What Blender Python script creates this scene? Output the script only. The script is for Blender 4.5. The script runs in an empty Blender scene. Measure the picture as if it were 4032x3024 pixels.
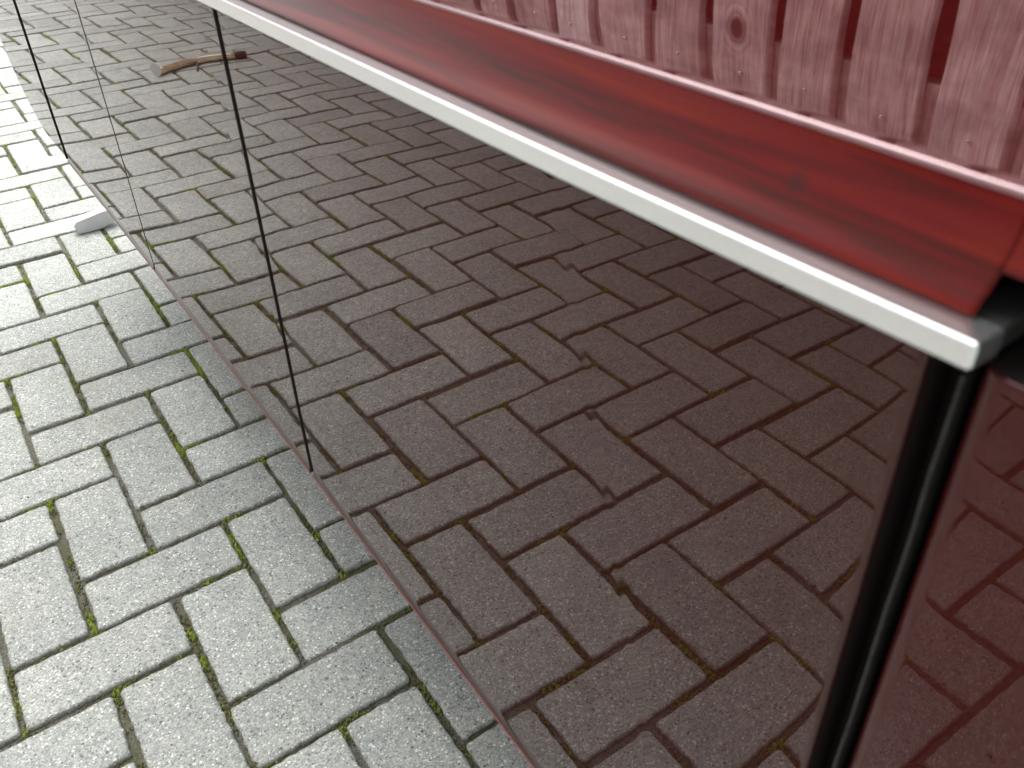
import bpy, math, random
from mathutils import Vector, Matrix, noise

random.seed(7)
scene = bpy.context.scene
C = bpy.data.collections.new("scene_objects")
scene.collection.children.link(C)

# ------------------------------------------------------------------ camera
cam_d = bpy.data.cameras.new("camera")
cam = bpy.data.objects.new("camera", cam_d)
C.objects.link(cam)
R = Vector((0.82125132, -0.56969459, -0.0315333))
D = Vector((-0.35480504, -0.46663053, -0.81016624))
F = Vector((0.44683292, 0.67653826, -0.58535145))
cam.matrix_world = Matrix(((R.x, -D.x, -F.x, 0.17196), (R.y, -D.y, -F.y, -0.87639),
                           (R.z, -D.z, -F.z, 0.86471), (0, 0, 0, 1)))
cam_d.sensor_width = 36.0
cam_d.lens = 3300.0 / 4032.0 * 36.0
cam_d.clip_start = 0.01
cam_d.clip_end = 500.0
cam_d.dof.use_dof = True
cam_d.dof.focus_distance = 1.5
cam_d.dof.aperture_fstop = 15.0
scene.camera = cam

# ------------------------------------------------------------------ world, sun
SUN_EL, SUN_AZ = math.radians(58), math.radians(18)     # azimuth from +Y towards +X
world = bpy.data.worlds.new("World")
scene.world = world
world.use_nodes = True
wn = world.node_tree
wn.nodes.clear()
sky = wn.nodes.new("ShaderNodeTexSky")
sky.sky_type = 'NISHITA'
sky.sun_disc = False
sky.sun_elevation = SUN_EL
sky.sun_rotation = SUN_AZ
sky.dust_density = 4.0
hsv = wn.nodes.new("ShaderNodeHueSaturation")
hsv.inputs["Saturation"].default_value = 0.14          # overcast: nearly grey sky
bg = wn.nodes.new("ShaderNodeBackground")
bg.inputs["Strength"].default_value = 0.15
wo = wn.nodes.new("ShaderNodeOutputWorld")
wn.links.new(sky.outputs[0], hsv.inputs["Color"])
wn.links.new(hsv.outputs[0], bg.inputs[0])
wn.links.new(bg.outputs[0], wo.inputs[0])
sd = bpy.data.lights.new("sun", 'SUN')
sd.energy = 0.95
sd.angle = math.radians(60)
sd.color = (1.0, 0.98, 0.94)
sun = bpy.data.objects.new("sun", sd)
C.objects.link(sun)
sv = Vector((math.sin(SUN_AZ) * math.cos(SUN_EL), math.cos(SUN_AZ) * math.cos(SUN_EL), math.sin(SUN_EL)))
sun.rotation_euler = sv.to_track_quat('Z', 'Y').to_euler()
scene.view_settings.view_transform = 'Standard'
scene.view_settings.look = 'None'
scene.view_settings.exposure = 1.28
scene.view_settings.gamma = 1.0

# ------------------------------------------------------------------ helpers
def tag(o, label=None, cat=None, group=None, kind=None):
    if label: o["label"] = label
    if cat: o["category"] = cat
    if group: o["group"] = group
    if kind: o["kind"] = kind
    return o

def empty(name, loc=(0, 0, 0)):
    o = bpy.data.objects.new(name, None)
    o.location = loc
    o.empty_display_size = 0.05
    C.objects.link(o)
    return o

def mesh_obj(name, verts, faces, mat, parent=None, smooth=False, normals=None):
    me = bpy.data.meshes.new(name)
    me.from_pydata(verts, [], faces)
    me.validate()
    if smooth:
        me.polygons.foreach_set("use_smooth", [True] * len(me.polygons))
    if normals is not None:
        me.normals_split_custom_set_from_vertices(normals)
    me.materials.append(mat)
    o = bpy.data.objects.new(name, me)
    C.objects.link(o)
    if parent is not None:
        o.parent = parent
        o.matrix_parent_inverse = Matrix.Translation(-parent.location)
    return o

def box(vs, fs, x0, x1, y0, y1, z0, z1, ch=0.0):
    b = len(vs)
    if ch <= 0:
        for x in (x0, x1):
            for y in (y0, y1):
                for z in (z0, z1):
                    vs.append((x, y, z))
        for f in ((0, 1, 3, 2), (4, 6, 7, 5), (0, 4, 5, 1), (2, 3, 7, 6), (0, 2, 6, 4), (1, 5, 7, 3)):
            fs.append(tuple(b + i for i in f))
        return
    # chamfered along all edges: 24 verts
    idx = {}
    xs, ys, zs = (x0, x1), (y0, y1), (z0, z1)
    for i in range(2):
        for j in range(2):
            for k in range(2):
                sx, sy, sz = (1, -1)[i], (1, -1)[j], (1, -1)[k]
                for a in range(3):
                    p = [xs[i] + sx * ch, ys[j] + sy * ch, zs[k] + sz * ch]
                    p[a] = (xs[i], ys[j], zs[k])[a]
                    idx[(i, j, k, a)] = len(vs)
                    vs.append(tuple(p))
    for a in range(3):
        for s in range(2):
            def key(u, v):
                t = [0, 0, 0]
                t[a] = s
                o = [q for q in range(3) if q != a]
                t[o[0]] = u
                t[o[1]] = v
                return idx[(t[0], t[1], t[2], a)]
            f = [key(0, 0), key(1, 0), key(1, 1), key(0, 1)]
            fs.append(tuple(f))
    for a in range(3):            # edges running along axis a
        o = [q for q in range(3) if q != a]
        for u in range(2):
            for v in range(2):
                def kk(e, face):
                    t = [0, 0, 0]
                    t[a] = e
                    t[o[0]] = u
                    t[o[1]] = v
                    return idx[(t[0], t[1], t[2], face)]
                fs.append((kk(0, o[0]), kk(1, o[0]), kk(1, o[1]), kk(0, o[1])))
    for i in range(2):
        for j in range(2):
            for k in range(2):
                fs.append(tuple(idx[(i, j, k, a)] for a in range(3)))

def recalc(o):
    import bmesh
    bm = bmesh.new()
    bm.from_mesh(o.data)
    bmesh.ops.recalc_face_normals(bm, faces=bm.faces)
    bm.to_mesh(o.data)
    bm.free()
    return o

def tube(pts, rad, seg=20, cap=True):
    vs, fs = [], []
    n = len(pts)
    P = [Vector(p) for p in pts]
    for i, p in enumerate(P):
        t = (P[min(i + 1, n - 1)] - P[max(i - 1, 0)]).normalized()
        u = t.cross(Vector((0, 0, 1)))
        if u.length < 1e-3:
            u = t.cross(Vector((0, 1, 0)))
        u.normalize()
        w = t.cross(u)
        r = rad[i] if isinstance(rad, (list, tuple)) else rad
        for k in range(seg):
            a = 2 * math.pi * k / seg
            vs.append(tuple(p + u * (r * math.cos(a)) + w * (r * math.sin(a))))
    for i in range(n - 1):
        for k in range(seg):
            k2 = (k + 1) % seg
            fs.append((i * seg + k, i * seg + k2, (i + 1) * seg + k2, (i + 1) * seg + k))
    if cap:
        fs.append(tuple(range(seg - 1, -1, -1)))
        fs.append(tuple((n - 1) * seg + k for k in range(seg)))
    return vs, fs

# ------------------------------------------------------------------ material helpers
class NT:
    def __init__(self, name):
        self.m = bpy.data.materials.new(name)
        self.m.use_nodes = True
        self.t = self.m.node_tree
        self.t.nodes.clear()
        self.out = self.n("ShaderNodeOutputMaterial")
        self.b = self.n("ShaderNodeBsdfPrincipled")
        self.l(self.b.outputs[0], self.out.inputs[0])
    def n(self, typ, **kw):
        x = self.t.nodes.new(typ)
        for k, v in kw.items():
            setattr(x, k, v)
        return x
    def l(self, a, b):
        self.t.links.new(a, b)
    def obj(self):
        return self.n("ShaderNodeTexCoord").outputs["Object"]
    def noise(self, vec, scale, detail=2, rough=.5, dist=0.0):
        x = self.n("ShaderNodeTexNoise")
        x.inputs["Scale"].default_value = scale
        x.inputs["Detail"].default_value = detail
        x.inputs["Roughness"].default_value = rough
        x.inputs["Distortion"].default_value = dist
        self.l(vec, x.inputs["Vector"])
        return x.outputs[0]
    def ramp(self, fac, stops, interp='LINEAR'):
        x = self.n("ShaderNodeValToRGB")
        x.color_ramp.interpolation = interp
        while len(x.color_ramp.elements) < len(stops):
            x.color_ramp.elements.new(0.5)
        for e, (p, c) in zip(x.color_ramp.elements, stops):
            e.position = p
            e.color = (c[0], c[1], c[2], 1) if not isinstance(c, (int, float)) else (c, c, c, 1)
        self.l(fac, x.inputs[0])
        return x.outputs[0]
    def mix(self, a, b, fac, blend='MIX'):
        x = self.n("ShaderNodeMix", data_type='RGBA', blend_type=blend)
        for sock, v in ((x.inputs[0], fac), (x.inputs[6], a), (x.inputs[7], b)):
            if isinstance(v, (int, float)):
                sock.default_value = v
            elif isinstance(v, tuple):
                sock.default_value = (v[0], v[1], v[2], 1)
            else:
                self.l(v, sock)
        return x.outputs[2]
    def math(self, op, a, b=0.0, clamp=False):
        x = self.n("ShaderNodeMath", operation=op, use_clamp=clamp)
        for s, v in ((x.inputs[0], a), (x.inputs[1], b)):
            if isinstance(v, (int, float)):
                s.default_value = v
            else:
                self.l(v, s)
        return x.outputs[0]
    def mapv(self, vec, scale=(1, 1, 1), loc=(0, 0, 0)):
        x = self.n("ShaderNodeMapping")
        x.inputs["Scale"].default_value = scale
        x.inputs["Location"].default_value = loc
        self.l(vec, x.inputs[0])
        return x.outputs[0]
    def bump(self, h, strength=.3, dist=.001, prev=None):
        x = self.n("ShaderNodeBump")
        x.inputs["Strength"].default_value = strength
        x.inputs["Distance"].default_value = dist
        self.l(h, x.inputs["Height"])
        if prev is not None:
            self.l(prev, x.inputs["Normal"])
        return x.outputs[0]
    def set(self, **kw):
        for k, v in kw.items():
            s = self.b.inputs[k.replace('_', ' ')]
            if isinstance(v, (int, float)):
                s.default_value = v
            elif isinstance(v, tuple):
                s.default_value = (v[0], v[1], v[2], 1)
            else:
                self.l(v, s)

def mat_paver():
    q = NT("granite_paver")
    o = q.obj()
    tone = q.n("ShaderNodeAttribute", attribute_name="tone").outputs["Fac"]
    vor = q.n("ShaderNodeTexVoronoi")
    vor.inputs["Scale"].default_value = 520
    q.l(o, vor.inputs["Vector"])
    cell = q.n("ShaderNodeSeparateColor")
    q.l(vor.outputs["Color"], cell.inputs[0])
    grain = q.ramp(cell.outputs[0], [(0.0, (.12, .12, .13)), (.05, (.27, .275, .27)), (.35, (.35, .355, .345)),
                                     (.75, (.43, .435, .42)), (.93, (.50, .50, .48)), (.985, (.74, .75, .72)), (1.0, (.80, .81, .78))])
    fine = q.ramp(q.noise(o, 900, 2), [(.3, .72), (.7, 1.22)])
    col = q.mix(grain, fine, .8, 'MULTIPLY')
    big = q.ramp(q.noise(o, 9, 5, .6), [(.3, (.86, .90, .88)), (.7, (1.06, 1.09, 1.02))])
    col = q.mix(col, big, 1.0, 'MULTIPLY')
    mot = q.ramp(q.noise(o, 60, 4, .65), [(.3, (.86, .87, .88)), (.7, (1.1, 1.1, 1.09))])
    col = q.mix(col, mot, 1.0, 'MULTIPLY')
    tn = q.n("ShaderNodeMapRange")
    tn.inputs[3].default_value = .98
    tn.inputs[4].default_value = 1.26
    q.l(tone, tn.inputs[0])
    tcol = q.n("ShaderNodeCombineColor")
    for i in range(3):
        q.l(tn.outputs[0], tcol.inputs[i])
    col = q.mix(col, tcol.outputs[0], 1.0, 'MULTIPLY')
    v2 = q.n("ShaderNodeTexVoronoi")
    v2.inputs["Scale"].default_value = 150
    q.l(o, v2.inputs["Vector"])
    c2 = q.n("ShaderNodeSeparateColor")
    q.l(v2.outputs["Color"], c2.inputs[0])
    pick = q.math('MULTIPLY', q.math('GREATER_THAN', c2.outputs[0], .955), q.math('LESS_THAN', v2.outputs["Distance"], .30))
    col = q.mix(col, (.10, .10, .105), q.math('MULTIPLY', pick, .75))
    pick = q.math('MULTIPLY', q.math('GREATER_THAN', c2.outputs[1], .96), q.math('LESS_THAN', v2.outputs["Distance"], .26))
    col = q.mix(col, (.80, .80, .77), q.math('MULTIPLY', pick, .8))
    # dark pits and the odd stained patch
    pit = q.ramp(q.noise(o, 260, 1), [(.25, 0.35), (.33, 1.0)])
    col = q.mix(col, pit, .8, 'MULTIPLY')
    stain = q.ramp(q.noise(q.mapv(o, loc=(3, 7, 0)), 3.3, 3), [(.60, 0.0), (.72, .35)])
    col = q.mix(col, (.30, .30, .22), stain)
    edge = q.n("ShaderNodeAttribute", attribute_name="edge").outputs["Fac"]
    en = q.math('MULTIPLY', edge, q.ramp(q.noise(o, 35, 4, .7), [(.4, 0.0), (.7, .55)]))
    col = q.mix(col, (.12, .125, .075), en)
    h = q.math('ADD', q.noise(o, 420, 3, .6), q.math('MULTIPLY', cell.outputs[1], .35))
    q.set(Base_Color=col, Roughness=.82, Specular_IOR_Level=.35, Normal=q.bump(h, .75, .0016))
    return q.m

def mat_joint():
    q = NT("mossy_joint_sand")
    o = q.obj()
    g = q.ramp(q.noise(o, 420, 4, .75), [(.3, (.06, .058, .050)), (.46, (.19, .185, .155)), (.60, (.36, .35, .31)), (.75, (.55, .54, .49))])
    mo = q.ramp(q.noise(o, 350, 3, .7), [(.3, (.07, .07, .028)), (.6, (.19, .195, .07)), (.8, (.33, .34, .14))])
    f = q.ramp(q.noise(o, 13, 4, .6), [(.44, .12), (.64, .85)])
    col = q.mix(g, mo, f)
    q.set(Base_Color=col, Roughness=.95, Normal=q.bump(q.noise(o, 300, 5, .75), 1.0, .008))
    return q.m

def mat_moss():
    q = NT("green_moss")
    o = q.obj()
    tone = q.n("ShaderNodeAttribute", attribute_name="tone").outputs["Fac"]
    a = q.ramp(tone, [(0, (.15, .15, .07)), (.5, (.25, .27, .065)), (1, (.36, .45, .07))])
    a = q.mix(a, q.ramp(q.noise(o, 700, 2), [(.3, .6), (.7, 1.3)]), 1.0, 'MULTIPLY')
    q.set(Base_Color=a, Roughness=.9, Normal=q.bump(q.noise(o, 900, 2), 1.0, .002))
    return q.m

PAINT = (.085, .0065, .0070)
SPOT = (-.7375, .7712)  # y, z of the reflected fence knot painted on the moulding
PAINT_SHADED = (.028, .0050, .0040)  # same red paint, with the shade on the doors put into the colour
def mat_paint(PAINT, name, ior):
    q = NT(name)
    o = q.obj()
    dust = q.ramp(q.noise(o, 1300, 1), [(.74, 0.0), (.80, 1.0)])
    col = q.mix(PAINT, (.35, .25, .22), q.math('MULTIPLY', dust, .25))
    q.set(Base_Color=col, Roughness=.015, IOR=ior, Specular_Tint=(1.0, .72, .70) if ior < 2 else (1.0, .80, .82))
    return q.m

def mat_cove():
    q = NT("red_moulding_painted_reflection")
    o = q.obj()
    st = q.noise(q.mapv(o, (60, 4.0, 120)), 1.0, 4, .6, .5)  # reflected fence grain painted as streaks into the base colour
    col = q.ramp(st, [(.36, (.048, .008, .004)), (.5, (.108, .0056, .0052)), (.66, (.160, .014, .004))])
    sep = q.n("ShaderNodeSeparateXYZ")
    q.l(o, sep.inputs[0])
    ky = q.math('MULTIPLY', q.math('SUBTRACT', sep.outputs[1], SPOT[0]), .8)
    kz = q.math('SUBTRACT', sep.outputs[2], SPOT[1])
    kd = q.math('SQRT', q.math('ADD', q.math('MULTIPLY', ky, ky), q.math('MULTIPLY', kz, kz)))
    col = q.mix(col, (.035, .012, .012), q.ramp(kd, [(.0002, .8), (.0016, 0.0)]))  # dark spot painted in for the reflected knot
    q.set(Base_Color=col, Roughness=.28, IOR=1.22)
    return q.m

def mat_simple(name, col, rough=.5, metal=0.0, nscale=0, namp=.15, bump=0.0, ior=1.5):
    q = NT(name)
    if nscale:
        o = q.obj()
        c = q.mix(col, q.ramp(q.noise(o, nscale, 4, .6), [(.3, 1 - namp), (.7, 1 + namp)]), 1.0, 'MULTIPLY')
        q.set(Base_Color=c)
        if bump:
            q.set(Normal=q.bump(q.noise(o, nscale * 3, 3), bump, .001))
    else:
        q.set(Base_Color=col)
    q.set(Roughness=rough, Metallic=metal, IOR=ior)
    return q.m

def mat_fence():
    q = NT("weathered_fence_wood")
    o = q.obj()
    tone = q.n("ShaderNodeAttribute", attribute_name="tone").outputs["Fac"]
    # knot: bend the grain round a point of the board at y=.60, z=.55
    sep = q.n("ShaderNodeSeparateXYZ")
    q.l(o, sep.inputs[0])
    dy = q.math('MULTIPLY', q.math('SUBTRACT', sep.outputs[1], KNOT[0]), 1.0)
    dz = q.math('MULTIPLY', q.math('SUBTRACT', sep.outputs[2], KNOT[1]), .55)
    d = q.math('SQRT', q.math('ADD', q.math('MULTIPLY', dy, dy), q.math('MULTIPLY', dz, dz)))
    near = q.ramp(d, [(0.0, .5), (.06, 0.0)], 'EASE')
    off = q.n("ShaderNodeCombineXYZ")
    q.l(q.math('MULTIPLY', tone, 13.0), off.inputs[0])
    q.l(q.math('MULTIPLY', tone, 31.0), off.inputs[2])
    va = q.n("ShaderNodeVectorMath", operation='ADD')
    q.l(q.mapv(o, (1, 36, 1.8)), va.inputs[0])
    q.l(off.outputs[0], va.inputs[1])
    g = q.noise(va.outputs[0], 3.4, 5, .65, .6)
    rings = q.math('FRACT', q.math('MULTIPLY', q.math('ADD', d, q.math('MULTIPLY', q.noise(o, 14, 2), .02)), 70.0))
    g2 = q.mix(g, rings, near)
    col = q.ramp(g2, [(.28, (.36, .22, .21)), (.48, (.62, .48, .47)), (.72, (.84, .76, .76))])
    tn = q.ramp(tone, [(0, (.78, .72, .70)), (.5, (1, .96, .95)), (.85, (1.15, 1.1, 1.1)), (1, (1.3, 1.45, 1.5))])
    col = q.mix(col, tn, 1.0, 'MULTIPLY')
    blotch = q.ramp(q.noise(q.mapv(o, (1, 6, 9)), 1.6, 3), [(.35, (.72, .72, .74)), (.6, (1.05, 1.05, 1.05))])
    col = q.mix(col, blotch, 1.0, 'MULTIPLY')
    kn = q.ramp(d, [(.012, 1.0), (.026, 0.0)])
    col = q.mix(col, (.10, .035, .028), kn)
    sk = q.ramp(q.n("ShaderNodeTexVoronoi").outputs[0], [(0, 0), (1, 0)])
    v = q.n("ShaderNodeTexVoronoi")
    v.inputs["Scale"].default_value = 1.0
    q.l(q.mapv(o, (1, 7, 5)), v.inputs["Vector"])
    col = q.mix(col, (.13, .06, .05), q.ramp(v.outputs["Distance"], [(.035, .9), (.06, 0.0)]))
    fl = q.noise(q.mapv(o, (1, 210, 4)), 1.0, 4, .7)
    col = q.mix(col, q.ramp(fl, [(.3, .92), (.65, 1.04)]), 1.0, 'MULTIPLY')
    q.set(Base_Color=col, Roughness=.75, Normal=q.bump(g2, .4, .003))
    return q.m

KNOT = (0.600, 0.425)
M_paver, M_joint, M_moss = mat_paver(), mat_joint(), mat_moss()
M_paint, M_shaded, M_cove, M_fence = mat_paint(PAINT, 'red_gloss_paint_lit', 3.0), mat_paint(PAINT_SHADED, 'red_gloss_paint_shaded', 1.53), mat_cove(), mat_fence()  # upper and door paints are lit and shaded copies of one red
M_black = mat_simple("black_rubber", (.012, .008, .007), .8, ior=1.25)
M_rail = mat_simple("silver_aluminium", (.82, .87, .87), .22, .90, 900, .03)
M_seal = mat_simple("grey_seal", (.022, .023, .020), .6, .0, 300, .5, .3)
M_white = mat_simple("white_paint", (.70, .72, .74), .4, 0, 40, .05)
M_raild = mat_simple("dark_fence_rail", (.24, .055, .045), .8, 0, 30, .35, .3)
M_screw = mat_simple("screw_steel", (.8, .78, .76), .25, 1.0)
M_tube = mat_simple("bronze_tube", (.80, .70, .50), .22, 1.0, 45, .18, .08)
M_sleeve = mat_simple("brown_sleeve", (.07, .035, .025), .5, 0, 80, .4)
M_disc = mat_simple("pale_disc", (.75, .72, .70), .5)
M_side = mat_paint((.044, .0055, .0055), 'red_gloss_paint_mid', 1.42)  # same red paint, its redder look at this view angle put into the colour
M_tyre = mat_simple("tyre_rubber", (.02, .02, .02), .8, 0, 90, .3)
M_rim = mat_simple("rim_steel", (.5, .5, .5), .4, .9)

# ------------------------------------------------------------------ ground
def ground():
    vs = [(-60, -60, -.0065), (60, -60, -.0065), (60, 60, -.0065), (-60, 60, -.0065)]
    tag(mesh_obj("ground", vs, [(0, 1, 2, 3)], M_joint), kind="structure")
    V, Fc, tone, edge = [], [], [], []
    J = .0043                                            # half joint
    def brick(i, j, w, h):
        X0, X1 = i * .1 + J, (i + w) * .1 - J
        Y1, Y0 = -j * .1 - J, -(j + h) * .1 + J
        cx, cy = (X0 + X1) / 2, (Y0 + Y1) / 2
        near = -1.1 < cx < 1.3 and -1.5 < cy < 3.2
        jx, jy = random.gauss(0, .0011), random.gauss(0, .0011)
        rot = random.gauss(0, .006)
        dz = random.gauss(0, .0010) - (.002 if random.random() < .08 else 0)
        tx, ty = random.gauss(0, .004), random.gauss(0, .004)
        hx, hy = (X1 - X0) / 2, (Y1 - Y0) / 2
        r = .0045
        out = []
        sides = [(-hx, -hy, hx, -hy), (hx, -hy, hx, hy), (hx, hy, -hx, hy), (-hx, hy, -hx, -hy)]
        for (ax, ay, bx, by) in sides:
            L = math.hypot(bx - ax, by - ay)
            n = max(2, int(L / (.006 if near else .05)))
            ux, uy = (bx - ax) / L, (by - ay) / L
            if near:
                rr = r * random.uniform(.6, 1.5)
                for a in (-.29 * rr,):
                    pass
            for k in range(n + 1):
                t = r + (L - 2 * r) * k / n
                px, py = ax + ux * t, ay + uy * t
                if near:
                    nn = noise.noise(Vector((px * 90 + i * 7.1, py * 90 + j * 3.3, 0))) * .0016 + \
                         noise.noise(Vector((px * 330 + i, py * 330 + j, 5))) * .0012
                    px += -uy * nn * -1
                    py += ux * nn * -1
                out.append((px, py))
            if near:                                     # rounded corner point
                ex, ey = bx, by
                out.append((ex - (1 if ex > 0 else -1) * r * .3, ey - (1 if ey > 0 else -1) * r * .3))
        n = len(out)
        base = len(V)
        rings = ((0.0, -.03, 1.0), (0.0, -.0042, 1.0), (.0009, -.0018, .9), (.0026, -.0004, .35), (.006, 0.0, 0.0))
        for ins, z, e in rings:
            for (px, py) in out:
                m = max(abs(px) / hx, abs(py) / hy)
                qx = px - math.copysign(min(ins, abs(px)), px) * (1 if abs(px) > hx - .0095 else 0)
                qy = py - math.copysign(min(ins, abs(py)), py) * (1 if abs(py) > hy - .0095 else 0)
                gx = cx + jx + qx - rot * qy
                gy = cy + jy + qy + rot * qx
                V.append((gx, gy, z + dz + tx * qx + ty * qy))
                edge.append(e)
        for k in range(len(rings) - 1):
            for a in range(n):
                b = (a + 1) % n
                Fc.append((base + k * n + a, base + k * n + b, base + (k + 1) * n + b, base + (k + 1) * n + a))
        Fc.append(tuple(base + (len(rings) - 1) * n + a for a in range(n)))
        t = min(1, max(0, random.gauss(.5, .22)))
        tone.extend([t] * (len(rings) * n))
    for i in range(-30, 45):
        for j in range(-95, 32):
            s = (i + j) % 4
            if s == 0:
                brick(i, j, 2, 1)
            elif s == 2:
                brick(i, j, 1, 2)
    me = bpy.data.meshes.new("block_paving")
    me.from_pydata(V, [], Fc)
    for nm, dat in (("tone", tone), ("edge", edge)):
        a = me.attributes.new(nm, 'FLOAT', 'POINT')
        a.data.foreach_set("value", dat)
    me.materials.append(M_paver)
    o = bpy.data.objects.new("block_paving", me)
    C.objects.link(o)
    tag(o, kind="structure")
ground()

def moss():
    V, Fc, tone = [], [], []
    # low-poly lump
    def lump(x, y, z, r, hgt, t):
        b = len(V)
        n = 6
        a0 = random.random() * 6.28
        for ring, (rr, zz) in enumerate(((1.0, 0.0), (.85, .45), (.45, .85))):
            for k in range(n):
                a = a0 + 6.2832 * (k + ring * .5) / n
                q = r * rr * random.uniform(.75, 1.2)
                V.append((x + q * math.cos(a), y + q * math.sin(a), z + hgt * zz * random.uniform(.8, 1.15)))
        V.append((x, y, z + hgt))
        for ring in range(2):
            for k in range(n):
                k2 = (k + 1) % n
                Fc.append((b + ring * n + k, b + ring * n + k2, b + (ring + 1) * n + k2, b + (ring + 1) * n + k))
        for k in range(n):
            Fc.append((b + 2 * n + k, b + 2 * n + (k + 1) % n, b + 3 * n))
        tone.extend([t] * (3 * n + 1))
    for i in range(-10, 12):
        for j in range(-40, 14):
            s = (i + j) % 4
            segs = []
            if s == 0:      # brick H: its top joint (2 long) and its left joint
                segs = [((i, j), (i + 2, j), .35), ((i, j), (i, j + 1), .75)]
            elif s == 2:
                segs = [((i, j), (i, j + 2), .75), ((i, j), (i + 1, j), .35)]
            for (a, b, w) in segs:
                L = .1 * math.hypot(b[0] - a[0], b[1] - a[1])
                dist = math.hypot(a[0] * .1 - .2, -a[1] * .1 + .5)
                step = .0011 if dist < 1.6 else .0025
                n = int(L / step)
                for k in range(n):
                    t = (k + random.random()) / n
                    x = .1 * (a[0] + (b[0] - a[0]) * t)
                    y = -.1 * (a[1] + (b[1] - a[1]) * t)
                    m = noise.noise(Vector((x * 14, y * 14, 1.7))) * .9 + noise.noise(Vector((x * 45, y * 45, 4.2))) * .6
                    m += (w - .5) * .5
                    nodes = min(t, 1 - t) * L
                    m += .28 * math.exp(-nodes / .012)
                    if m < -.04 or random.random() > .40 + m:
                        continue
                    bright = min(1, max(0, (m - .12) * 1.9 + random.gauss(0, .12)))
                    sp = .0036
                    ox = random.uniform(-sp, sp)
                    oy = random.uniform(-sp, sp)
                    r = random.uniform(.0007, .0018) * (1 + .5 * bright)
                    lump(x + ox, y + oy, -.0060, r, random.uniform(.0008, .0026) + .0042 * bright, bright)
    me = bpy.data.meshes.new("moss")
    me.from_pydata(V, [], Fc)
    a = me.attributes.new("tone", 'FLOAT', 'POINT')
    a.data.foreach_set("value", tone)
    me.polygons.foreach_set("use_smooth", [True] * len(me.polygons))
    me.materials.append(M_moss)
    o = bpy.data.objects.new("moss", me)
    C.objects.link(o)
    tag(o, "bright green and olive moss growing in the joints of the block paving", "moss", kind="stuff")
moss()

def grit():
    V, Fc, tone = [], [], []
    for q in range(1500):
        x, y = random.uniform(-.9, .8), random.uniform(-1.1, 3.2)
        if random.random() < .6:
            if random.random() < .5:
                x = round(x * 10) / 10 + random.gauss(0, .006)
            else:
                y = round(y * 10) / 10 + random.gauss(0, .006)
        r = random.choice((.0006, .0008, .001, .0013)) * random.uniform(.7, 1.4)
        b = len(V)
        for k in range(5):
            a = 1.2566 * k + random.uniform(-.3, .3)
            V.append((x + r * math.cos(a), y + r * math.sin(a), .0))
        V.append((x, y, .001 + r * .8))
        for k in range(5):
            Fc.append((b + k, b + (k + 1) % 5, b + 5))
        tone.extend([random.random()] * 6)
    me = bpy.data.meshes.new("grit")
    me.from_pydata(V, [], Fc)
    a = me.attributes.new("tone", 'FLOAT', 'POINT')
    a.data.foreach_set("value", tone)
    q = NT("grit_stone")
    t = q.n("ShaderNodeAttribute", attribute_name="tone").outputs["Fac"]
    q.set(Base_Color=q.ramp(t, [(0, (.03, .028, .025)), (.5, (.16, .14, .11)), (.8, (.5, .48, .44)), (1, (.75, .74, .7))]), Roughness=.8)
    me.materials.append(q.m)
    o = bpy.data.objects.new("grit", me)
    C.objects.link(o)
    tag(o, "fine dark and pale grit scattered over the block paving", "grit", kind="stuff")
grit()

# ------------------------------------------------------------------ vehicle
V0 = (0.35056885, 0.01668978, -0.01563413, -0.12072665, -0.00630391, -0.00587686, 0.38470593)
def surf(y, z):
    u = z - .5
    return V0[0] + V0[1] * u + V0[2] * u * u + V0[3] * u ** 3 + V0[6] * u ** 4 + V0[4] * y + V0[5] * y * y

def wave(y, z):
    w = 0.0
    w += 2.6e-5 * math.sin(y * 34 + z * 9 + 1.0) * math.sin(z * 21 + 2.0)
    w += 0.7e-5 * math.sin(y * 95 + z * 31 + .4)
    w += 0.5e-5 * math.sin(z * 120 - y * 20 + 2.2)
    return w / (1 + 2.5 * max(0.0, y + .25))

def crease(y, z, y0, slope, A, s, zr=.72):
    c = y0 + slope * (zr - z)
    return A * math.exp(-((y - c) / s) ** 2)

def zbot(y):
    if y <= 1.0:
        return .314
    t = min(y - 1.0, .299)
    return .314 + .3 - math.sqrt(.09 - t * t)

vehicle = empty("parked_vehicle", (1.2, 0, 0))
tag(vehicle, "glossy dark red vehicle with a silver edge strip, parked on grey herringbone paving", "vehicle")

def slant(y, z):
    k = max(0.0, 1 - abs(y + .797) / .12)
    return .0185 * (z - .742) * min(1, k * 1.15)

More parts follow.
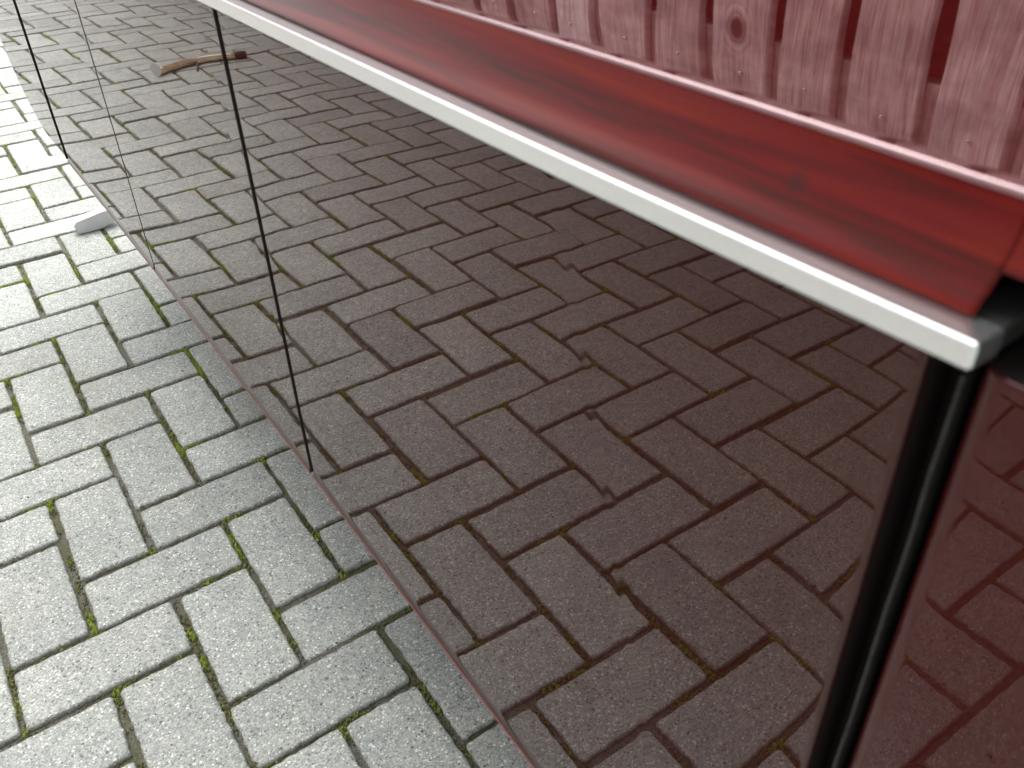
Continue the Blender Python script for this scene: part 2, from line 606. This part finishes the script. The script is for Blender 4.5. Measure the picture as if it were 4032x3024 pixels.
def door_panel(y0, y1, ztop, name="door_panel", mat=None, creases=(), lip=True, rollL=.004, rollR=.004, soft=()):
    ys = []
    y = y0
    while y < y1 - 1e-6:
        ys.append(y)
        d = min(y - y0, y1 - y)
        st = .0005 if d < .006 else (.0015 if d < .02 else .004)
        for (c0, sl, A, s) in creases:
            if c0 - sl * .45 * 1 - .02 < y < c0 + .03 or abs(y - c0) < .03 or (sl < 0 and c0 + sl * .45 - .02 < y < c0 + .02):
                st = min(st, .0008)
        y += st
    ys.append(y1)
    N = 84
    ts = []
    for k in range(N + 1):
        t = k / N
        ts.append(t)
    H = .735 - .314
    extra = [.0012, .0024, .0036, .0048, .006, .008, .0105]
    ts = sorted(set([round(t, 6) for t in ts] + [round(e / H, 6) for e in extra] + [round(1 - e / H, 6) for e in extra[:5]]))
    def X(y, z, zb):
        x = surf(y, z) + wave(y, z)
        for (c0, sl, A, s) in creases:
            x += crease(y, z, c0, sl, A, s)
        for (ye, A, s) in soft:
            x += A * math.exp(-abs(y - ye) / s)
        for d, r in ((y - y0, rollL), (y1 - y, rollR), (ztop - z, .0007)):
            if d < r:
                x += r - math.sqrt(max(0, r * r - (r - d) ** 2))
        d = z - zb
        if lip and d < .010:                       # outward flare of the bottom edge
            x -= .0016 * (1 - d / .010) ** 2.2
        return x
    vs, nm = [], []
    ny, nz = len(ys), len(ts)
    e = 2e-4
    for y in ys:
        zb = zbot(y)
        for t in ts:
            z = zb + (ztop - zb) * t
            ysl = y + slant(y, z)
            vs.append((X(y, z, zb) + surf(ysl, z) - surf(y, z), ysl, z))
            ya, yb = max(y - e, y0), min(y + e, y1)
            za, zc = max(z - e, zb), min(z + e, ztop)
            gy = (X(yb, z, zb) - X(ya, z, zb)) / (yb - ya)
            gz = (X(y, zc, zb) - X(y, za, zb)) / (zc - za)
            v = Vector((-1, gy, gz)).normalized()
            nm.append(tuple(v))
    fs = []
    for a in range(ny - 1):
        for b in range(nz - 1):
            fs.append((a * nz + b, a * nz + b + 1, (a + 1) * nz + b + 1, (a + 1) * nz + b))
    # skirt returning inwards
    ring = [a * nz for a in range(ny)] + [(ny - 1) * nz + b for b in range(1, nz)] + \
           [a * nz + nz - 1 for a in range(ny - 2, -1, -1)] + [b for b in range(nz - 2, 0, -1)]
    base = len(vs)
    cyy, czz = (y0 + y1) / 2, (.314 + ztop) / 2
    for r_ in ring:
        p = vs[r_]
        vs.append((p[0] + .016, p[1], p[2]))
        v = Vector((0, (p[1] - cyy) / (y1 - y0), (p[2] - czz) / (ztop - .314)))
        nm.append(tuple(Vector((0, 0, math.copysign(1, v.z))) if abs(v.z) > abs(v.y) else Vector((0, math.copysign(1, v.y), 0))))
    n = len(ring)
    for a in range(n):
        b = (a + 1) % n
        fs.append((ring[a], ring[b], base + b, base + a))
    me = mesh_obj(name, vs, fs, mat or M_shaded, vehicle, True, nm)
    me.data.materials.append(M_black)
    for p in me.data.polygons[len(me.data.polygons) - n:]:
        p.material_index = 1
    return me

ZT = .7490
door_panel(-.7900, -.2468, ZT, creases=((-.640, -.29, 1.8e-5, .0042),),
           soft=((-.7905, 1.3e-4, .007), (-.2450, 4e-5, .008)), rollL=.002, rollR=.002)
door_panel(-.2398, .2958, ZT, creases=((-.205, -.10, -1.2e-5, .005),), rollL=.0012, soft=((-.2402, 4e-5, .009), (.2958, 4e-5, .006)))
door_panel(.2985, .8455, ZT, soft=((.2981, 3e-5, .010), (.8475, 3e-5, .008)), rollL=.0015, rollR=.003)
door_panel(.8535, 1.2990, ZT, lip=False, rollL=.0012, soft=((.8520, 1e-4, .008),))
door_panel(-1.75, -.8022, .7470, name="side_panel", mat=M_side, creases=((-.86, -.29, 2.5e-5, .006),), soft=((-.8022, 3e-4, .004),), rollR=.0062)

# narrow lip folded out along the bottom of the doors
def lip(y0, y1):
    vs, fs = [], []
    n = int((y1 - y0) / .01)
    pr = [(.004, .0000), (-.0008, .0005), (-.0019, -.0002), (-.0022, -.0010), (-.0018, -.0016), (.006, -.0020)]
    for k in range(n + 1):
        y = y0 + (y1 - y0) * k / n
        zb = zbot(y) - .0004
        for (a, b) in pr:
            vs.append((surf(y, zb) + a, y, zb + b))
    m = len(pr)
    for k in range(n):
        for a in range(m - 1):
            fs.append((k * m + a, (k + 1) * m + a, (k + 1) * m + a + 1, k * m + a + 1))
    o = mesh_obj("bottom_lip", vs, fs, M_lip, vehicle, True)
    o.data.flip_normals()
M_lip = mat_simple("red_satin_edge", (.21, .058, .050), .5, 0, 200, .2)
for a_, b_ in ((-.7900, -.2468), (-.2398, .2958), (.2985, .8455), (-1.75, -.8080)):
    lip(a_, b_)

def seam_bead(y0, rad, off, dy=0.0):
    pts = []
    for k in range(41):
        z = .3165 + (.7490 - .3165) * k / 40
        pts.append((surf(y0, z) + off, y0 + dy, z))
    vs, fs = tube(pts, rad, 12)
    mesh_obj("seam_seal", vs, fs, M_black, vehicle, True)
seam_bead(.8495, .0027, .0006)
seam_bead(-.2434, .0023, .0009)

# rubber edge strip in the wide gap
def strip():
    vs, fs = [], []
    n = 40
    prof = []
    for k in range(9):
        a = math.pi * k / 8
        prof.append((-math.sin(a) * .0005, -math.cos(a) * .0005))
    for k in range(n + 1):
        z = .318 + (.742 - .318) * k / n
        sl = slant(-.80, z)
        xx = surf(-.80, z) + .0018 + .0002 * math.sin(z * 140) + .0001 * math.sin(z * 333)
        for (px, py) in prof:
            vs.append((xx + px, -.7990 + sl + py + .00015 * math.sin(z * 90), z))
        vs.append((xx + .012, -.7982 + sl, z))
        vs.append((xx + .012, -.7998 + sl, z))
    m = len(prof) + 2
    for k in range(n):
        for a in range(m):
            b = (a + 1) % m
            fs.append((k * m + a, (k + 1) * m + a, (k + 1) * m + b, k * m + b))
    recalc(mesh_obj("door_seal", vs, fs, M_seal, vehicle, True))
strip()

# silver edge strip
def rail_top(y):
    t = max(0.0, (-.6 - y) / .2)
    return .7580 + .0015 * min(t, 1.1) ** 2
def rail():
    vs, fs = [], []
    ys = [-.8056, -.8050] + [-.8046 + k * .012 for k in range(1, 175)]
    ys = [y for y in ys if y < 1.30]
    prof_n = None
    for iy, y in enumerate(ys):
        sh = .0006 if iy == 0 else 0.0
        zt = rail_top(y) - sh
        zb = rail_top(y) - .0087 + .0013 * min(1.0, max(0.0, (-.6 - y) / .2)) + sh
        x0 = surf(y, .745) - .0117 + sh
        x1 = surf(y, .745) - .0008
        c = .0008
        prof = [(x1, zb), (x0 + c, zb), (x0 + c * .3, zb + c * .3), (x0, zb + c), (x0, zt - c), (x0 + c * .3, zt - c * .3), (x0 + c, zt), (x1, zt)]
        prof_n = len(prof)
        for (x, z) in prof:
            vs.append((x, y, z))
    m = prof_n
    for k in range(len(ys) - 1):
        for a in range(m):
            b = (a + 1) % m
            fs.append((k * m + a, (k + 1) * m + a, (k + 1) * m + b, k * m + b))
    fs.append(tuple(range(m)))
    fs.append(tuple((len(ys) - 1) * m + a for a in range(m - 1, -1, -1)))
    recalc(mesh_obj("silver_strip", vs, fs, M_rail, vehicle))
    # inward return of the strip at its near end
    vs, fs = [], []
    zt = rail_top(-.806)
    box(vs, fs, surf(-.8, .745) - .0006, .43, -.8050, -.7935, zt - .0070, zt - .0004, .0006)
    recalc(mesh_obj("strip_return", vs, fs, M_seal, vehicle))
rail()

# waist moulding (concave band) and upper side
VU = (-0.011, 0.719, -3.897, -0.088, 0.056)
ZR = .7835
def ridge_x(y):
    yy = y + .8
    if yy > .45:
        return .3645 + VU[3] * .2025 + VU[4] * .45 + (yy - .45) * (VU[4] + 2 * VU[3] * .45)
    return .3645 + VU[3] * yy * yy + VU[4] * yy
def upper_x(y, z):
    u = z - ZR
    s, c2, c3 = VU[:3]
    uc = .055
    if u < uc:
        x = s * u + c2 * u * u + c3 * u ** 3
    else:
        x0 = s * uc + c2 * uc * uc + c3 * uc ** 3
        s0 = s + 2 * c2 * uc + 3 * c3 * uc * uc
        q = u - uc
        x = x0 + s0 * q + (.22 * q * q if q < .5 else .055 + .22 * (q - .5))
    return ridge_x(y) + x + 3.0e-5 * math.sin(y * 41 + 1) * math.sin(z * 30) + 1.2e-5 * math.sin(y * 120 + z * 60)

def zridge(y):
    return .7771 - .0114 * max(-1.0, min(y, -.2))

def moulding():
    prof = [(.0004, -.0006), (-.0016, .0002), (-.0022, .0012), (-.0019, .0026), (-.0009, .0048), (.0002, .0075), (.0010, .011),
            (.0014, .015), (.0013, .019), (.0009, .023), (.0003, .0268), (-.0002, .0290)]
    # x relative to a base that follows the strip below and the ridge above
    def base(y, t):
        return (surf(y, .745) - .0012) * (1 - t) + (ridge_x(y) - .0006) * t
    def build(y0, y1, kmin, name):
        ys = []
        y = y0
        while y < y1:
            ys.append(y)
            y += .0006 if y - y0 < .004 else .008
        ys.append(y1)
        pr = []
        for k in range(len(prof) - 1):
            for q in range(4):
                t = q / 4
                p0 = prof[max(k - 1, 0)]
                p1, p2 = prof[k], prof[k + 1]
                p3 = prof[min(k + 2, len(prof) - 1)]
                def cr(a, b, c, d):
                    return .5 * ((2 * b) + (-a + c) * t + (2 * a - 5 * b + 4 * c - d) * t * t + (-a + 3 * b - 3 * c + d) * t ** 3)
                pr.append((cr(p0[0], p1[0], p2[0], p3[0]), cr(p0[1], p1[1], p2[1], p3[1])))
        pr.append(prof[-1])
        pr = [p for p in pr if p[1] >= kmin]
        vs, fs = [], []
        for y in ys:
            z0 = rail_top(y) + .0006
            zz = (zridge(y) - .0006 - z0)
            d = y - y0
            sh = .0012 - math.sqrt(max(0, .0012 ** 2 - max(0, .0012 - d) ** 2)) if kmin < 0 and d < .0012 else 0
            for (px, pz) in pr:
                t = min(1, max(0, pz / .029))
                vs.append((base(y, t) + px + sh, y, z0 + zz * pz / .029))
            vs.append((base(y, t) + px + .01, y, z0 + zz * pz / .029))
        m = len(pr) + 1
        for k in range(len(ys) - 1):
            for a in range(m - 1):
                fs.append((k * m + a, (k + 1) * m + a, (k + 1) * m + a + 1, k * m + a + 1))
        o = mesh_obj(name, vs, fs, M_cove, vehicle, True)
        o.data.flip_normals()
        return o
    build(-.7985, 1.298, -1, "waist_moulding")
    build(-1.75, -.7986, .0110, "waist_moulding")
moulding()

def upper():
    ys = [-1.75 + k * .06 for k in range(14)]
    y = ys[-1] + .006
    while y < -.30:
        ys.append(y)
        y += .006
    while y < 1.298:
        ys.append(y)
        y += .03
    ys.append(1.298)
    us = [k * .0015 for k in range(50)] + [.075 + k * .02 for k in range(1, 11)]
    pr = []
    vs, nm = [], []
    r = .0011
    for y in ys:
        row = []
        # rounded ridge below the flat of the side
        for k in range(9):
            a = -math.pi / 2 * (1 - k / 8)
            cx, cz = upper_x(y, zridge(y)) + r, zridge(y)
            row.append(((cx + .0 - r * math.cos(a) - .0009 * math.cos(a) , y, cz + r * math.sin(a) - .0002), Vector((-math.cos(a), 0, math.sin(a) * .6 + .7 * (k > 4) * (8 - k) / 4))))
        for u in us:
            e = 2e-4
            z = zridge(y) + u
            x = upper_x(y, z)
            bl = max(0.0, 1 - u / .0022)
            x -= .0004 * bl * bl * (3 - 2 * bl)
            gy = (upper_x(y + e, z) - upper_x(y - e, z)) / (2 * e)
            def fx(zz):
                b_ = min(1, max(0.0, 1 - (zz - zridge(y)) / .0022))
                return upper_x(y, zz) - .0004 * b_ * b_ * (3 - 2 * b_)
            gz = (fx(z + e) - fx(z - e)) / (2 * e)
            row.append(((x, y, z), Vector((-1, gy, gz)) ))
        for p, n_ in row:
            vs.append(p)
            nm.append(tuple(n_.normalized()))
        m = len(row)
    fs = []
    for k in range(len(ys) - 1):
        for a in range(m - 1):
            fs.append((k * m + a, k * m + a + 1, (k + 1) * m + a + 1, (k + 1) * m + a))
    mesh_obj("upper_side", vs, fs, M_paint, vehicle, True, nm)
    vs, fs = tube([(upper_x(y, zridge(y)) - .0001, y, zridge(y) - .0002 + .00012 * noise.noise(Vector((y * 160, 0, 0)))) for y in ys], .0013, 20)
    mesh_obj("ridge_bead", vs, fs, M_paint, vehicle, True)
    # roof and far side, one shell
    vs, fs = [], []
    yy = [-1.75, -1.0, -.3, .4, 1.0, 1.298]
    topu = us[-1]
    for y in yy:
        x = upper_x(y, ZR + topu)
        row = [(x, ZR + topu), (x + .04, ZR + topu + .035), (x + .12, ZR + topu + .06), (1.2, ZR + topu + .09), (1.85, ZR + topu + .06), (1.97, ZR + topu), (2.04, .75), (2.03, .32)]
        for (px, pz) in row:
            vs.append((px, y, pz))
    m = 8
    for k in range(len(yy) - 1):
        for a in range(m - 1):
            fs.append((k * m + a, k * m + a + 1, (k + 1) * m + a + 1, (k + 1) * m + a))
    recalc(mesh_obj("roof", vs, fs, M_paint, vehicle, True))
upper()

def liner():
    # dark inner body that closes the seams and carries the end walls
    vs, fs = [], []
    prof = []
    ys = [-1.752, -1.2, -.9, -.6, -.3, 0, .3, .6, .9, 1.0, 1.1, 1.2, 1.27, 1.297]
    for y in ys:
        zb = zbot(y) + .012
        for (x, z) in ((surf(y, .4) + .0165, zb), (surf(y, .6) + .0165, .60 if zb < .58 else zb + .02), (surf(y, .745) + .0165, .7420), (.44, .7425), (.44, .766),
                       (ridge_x(y) + .012, .7665), (ridge_x(y) + .02, .80), (upper_x(y, 1.02) + .02, 1.02), (1.85, 1.04), (2.02, .75), (2.01, .33 if zb < .33 else zb)):
            vs.append((x, y, z))
    m = 11
    for k in range(len(ys) - 1):
        for a in range(m):
            b = (a + 1) % m
            fs.append((k * m + a, k * m + b, (k + 1) * m + b, (k + 1) * m + a))
    fs.append(tuple(range(m)))
    fs.append(tuple((len(ys) - 1) * m + a for a in range(m - 1, -1, -1)))
    mesh_obj("inner_body", vs, fs, M_black, vehicle)
liner()

def wheel(x, y):
    r = .17
    w = []
    prof = [(.055, -.055), (.145, -.06), (.165, -.05), (.17, -.02), (.17, .02), (.165, .05), (.145, .06), (.10, .055)]
    vs, fs = [], []
    n = 40
    for k in range(n):
        a = 6.28318 * k / n
        for (rr, xx) in prof:
            vs.append((x + xx, y + rr * math.cos(a), .17 + rr * math.sin(a)))
    m = len(prof)
    for k in range(n):
        k2 = (k + 1) % n
        for a in range(m - 1):
            fs.append((k * m + a, k2 * m + a, k2 * m + a + 1, k * m + a + 1))
    wh = mesh_obj("wheel", vs, fs, M_tyre, vehicle, True)
    vs, fs = tube([(x - .045, y, .17), (x - .03, y, .17), (x + .05, y, .17)], [.05, .10, .099], 32)
    rim = mesh_obj("rim", vs, fs, M_rim, None, False)
    rim.parent = wh
    rim.matrix_parent_inverse = wh.matrix_world.inverted() if False else Matrix.Translation(-vehicle.location) @ Matrix.Translation(vehicle.location)
wheel(.85, .20)
wheel(1.75, .20)

# ------------------------------------------------------------------ white foot block
def foot():
    P = [(.347, 0.0), (.404, 0.0), (.440, .012), (.440, .040), (.416, .0415), (.350, .031), (.342, .022)]
    y0, y1 = 1.270, 1.300
    vs, fs = [], []
    n = len(P)
    cx, cz = .388, .02
    for (y, s) in ((y0, .955), (y0 - .0016, .90)):
        pass
    rings = [(y0 + .0006, 1.0), (y0, .985), (y1 - .0006, 1.0), (y1, .985)]
    for (y, s) in (rings[1], rings[0], rings[2], rings[3]):
        for (x, z) in P:
            vs.append((cx + (x - cx) * s, y, max(.0005, cz + (z - cz) * s)))
    for k in range(3):
        for a in range(n):
            b = (a + 1) % n
            fs.append((k * n + a, k * n + b, (k + 1) * n + b, (k + 1) * n + a))
    fs.append(tuple(range(n)))
    fs.append(tuple(3 * n + a for a in range(n - 1, -1, -1)))
    o = recalc(mesh_obj("support_foot", vs, fs, M_white))
    tag(o, "white painted foot block on the paving, poking out below the red side", "foot")
foot()

# ------------------------------------------------------------------ slatted fence facing the vehicle
fence = empty("slatted_fence", (-.92, 1.0, 0))
tag(fence, "weathered wooden fence of broad upright boards with gaps, facing the red vehicle across the paving, plus a taller unseen run added for shade", "fence")
def fence_build():
    V, Fc, tone = [], [], []
    def board(x0, x1, yc, w, z0, z1, t, wob=.004):
        b = len(V)
        n = 24
        ph = random.random() * 6.28
        for k in range(n + 1):
            z = z0 + (z1 - z0) * k / n
            dy = wob * .4 * math.sin(z * 5 + ph)
            hw = w / 2 + .0015 * math.sin(z * 17 + ph * 3)
            for (x, y) in ((x0, yc + dy - hw), (x1 - .003, yc + dy - hw), (x1, yc + dy - hw + .003), (x1, yc + dy + hw - .003), (x1 - .003, yc + dy + hw), (x0, yc + dy + hw)):
                V.append((x, y, z))
                tone.append(t)
        m = 6
        for k in range(n):
            for a in range(m):
                c = (a + 1) % m
                Fc.append((b + k * m + a, b + k * m + c, b + (k + 1) * m + c, b + (k + 1) * m + a))
        Fc.append(tuple(b + a for a in range(m - 1, -1, -1)))
        Fc.append(tuple(b + n * m + a for a in range(m)))
    tones = {5: .55, 2: .97, 1: .30, 6: .42, 7: .5, 8: .6, 4: .35, 3: .6, 0: .5}
    for k in range(-22, 18):
        yc = 1.617 - .186 * (k + .5)
        board(-.918, -.900 + random.uniform(-.002, .002), yc, .150, .0, .98 if k > -3 else 1.78, tones.get(k, random.uniform(.2, .75)))  # the tall far boards are unseen, added to shade the paving beyond
    def emit(nm, mat):
        me = bpy.data.meshes.new(nm)
        me.from_pydata(V, [], Fc)
        a = me.attributes.new("tone", 'FLOAT', 'POINT')
        a.data.foreach_set("value", tone)
        me.materials.append(mat)
        o = bpy.data.objects.new(nm, me)
        C.objects.link(o)
        o.parent = fence
        o.matrix_parent_inverse = Matrix.Translation(-fence.location)
    emit("front_boards", M_fence)
    V.clear(); Fc.clear(); tone.clear()
    for k in range(-22, 18):
        yc = 1.617 - .186 * k
        board(-1.0, -.982, yc, .1845, .0, .98 if k > -3 else 1.78, random.uniform(0, .1))  # tall ones back the same added shading run
    emit("back_boards", M_raild)
    for (z0, z1, ya, yb) in ((.20, .411, -1.65, 5.55), (.80, .90, -1.65, 5.55), (1.55, 1.65, 2.13, 5.55)):  # the topmost rail belongs to the added tall run
        vs, fs = [], []
        box(vs, fs, -.981, -.919, ya, yb, z0, z1, .003)
        recalc(mesh_obj("rail", vs, fs, M_fence, fence))
    for y in (-1.76, 5.74):
        vs, fs = [], []
        box(vs, fs, -1.0, -.90, y - .05, y + .05, 0.0, 1.05 if y < 2 else 1.85, .004)
        recalc(mesh_obj("post", vs, fs, M_fence, fence))
    vs, fs = [], []
    for rr, xx in ((.0066, 0.0), (.0040, .0016)):
        for q in range(10):
            a = 6.283 * q / 10
            vs.append((xx, rr * math.cos(a), rr * math.sin(a)))
    for q in range(10):
        fs.append((q, (q + 1) % 10, 10 + (q + 1) % 10, 10 + q))
    fs.append(tuple(10 + q for q in range(10)))
    proto = mesh_obj("screw", vs, fs, M_screw, fence, True)
    first = True
    for k in range(-3, 18):
        yc = 1.617 - .186 * (k + .5)
        for zz in (.30, .85):
            o = proto if first else proto.copy()
            if not first:
                C.objects.link(o)
            first = False
            o.location = (-.8974, yc + random.uniform(-.012, .012), zz + random.uniform(-.006, .006))
fence_build()

# ------------------------------------------------------------------ bent tube lying on the paving
def bent_tube():
    t = empty("bent_tube", (-.41, 2.64, 0))
    tag(t, "short bent metal tube with a brown end sleeve, lying on the paving before the fence", "tube")
    r = .0140
    pts = [(-.245, 2.585), (-.27, 2.600), (-.30, 2.620), (-.33, 2.637), (-.36, 2.650), (-.39, 2.657), (-.42, 2.658), (-.46, 2.655), (-.50, 2.650), (-.535, 2.645), (-.555, 2.642)]
    vs, fs = tube([(x, y, r) for x, y in pts], [r for _ in pts], 24)
    mesh_obj("tube", vs, fs, M_tube, t, True)
    vs, fs = tube([(-.556, 2.642, r + .001), (-.562, 2.641, r + .001), (-.586, 2.638, r + .001), (-.590, 2.637, r + .001)], [.0150, .0154, .0150, .0120], 24)
    mesh_obj("end_sleeve", vs, fs, M_sleeve, t, True)
    vs, fs = tube([(-.2452, 2.5848, .026), (-.2405, 2.582, .026)], .024, 32)
    mesh_obj("end_flange", vs, fs, M_disc, t)
    vs, fs = tube([(-.402, 2.64, .010), (-.385, 2.59, .006), (-.372, 2.55, .0045)], [.0055, .0045, .003], 10)
    mesh_obj("side_stub", vs, fs, M_sleeve, t, True)
bent_tube()
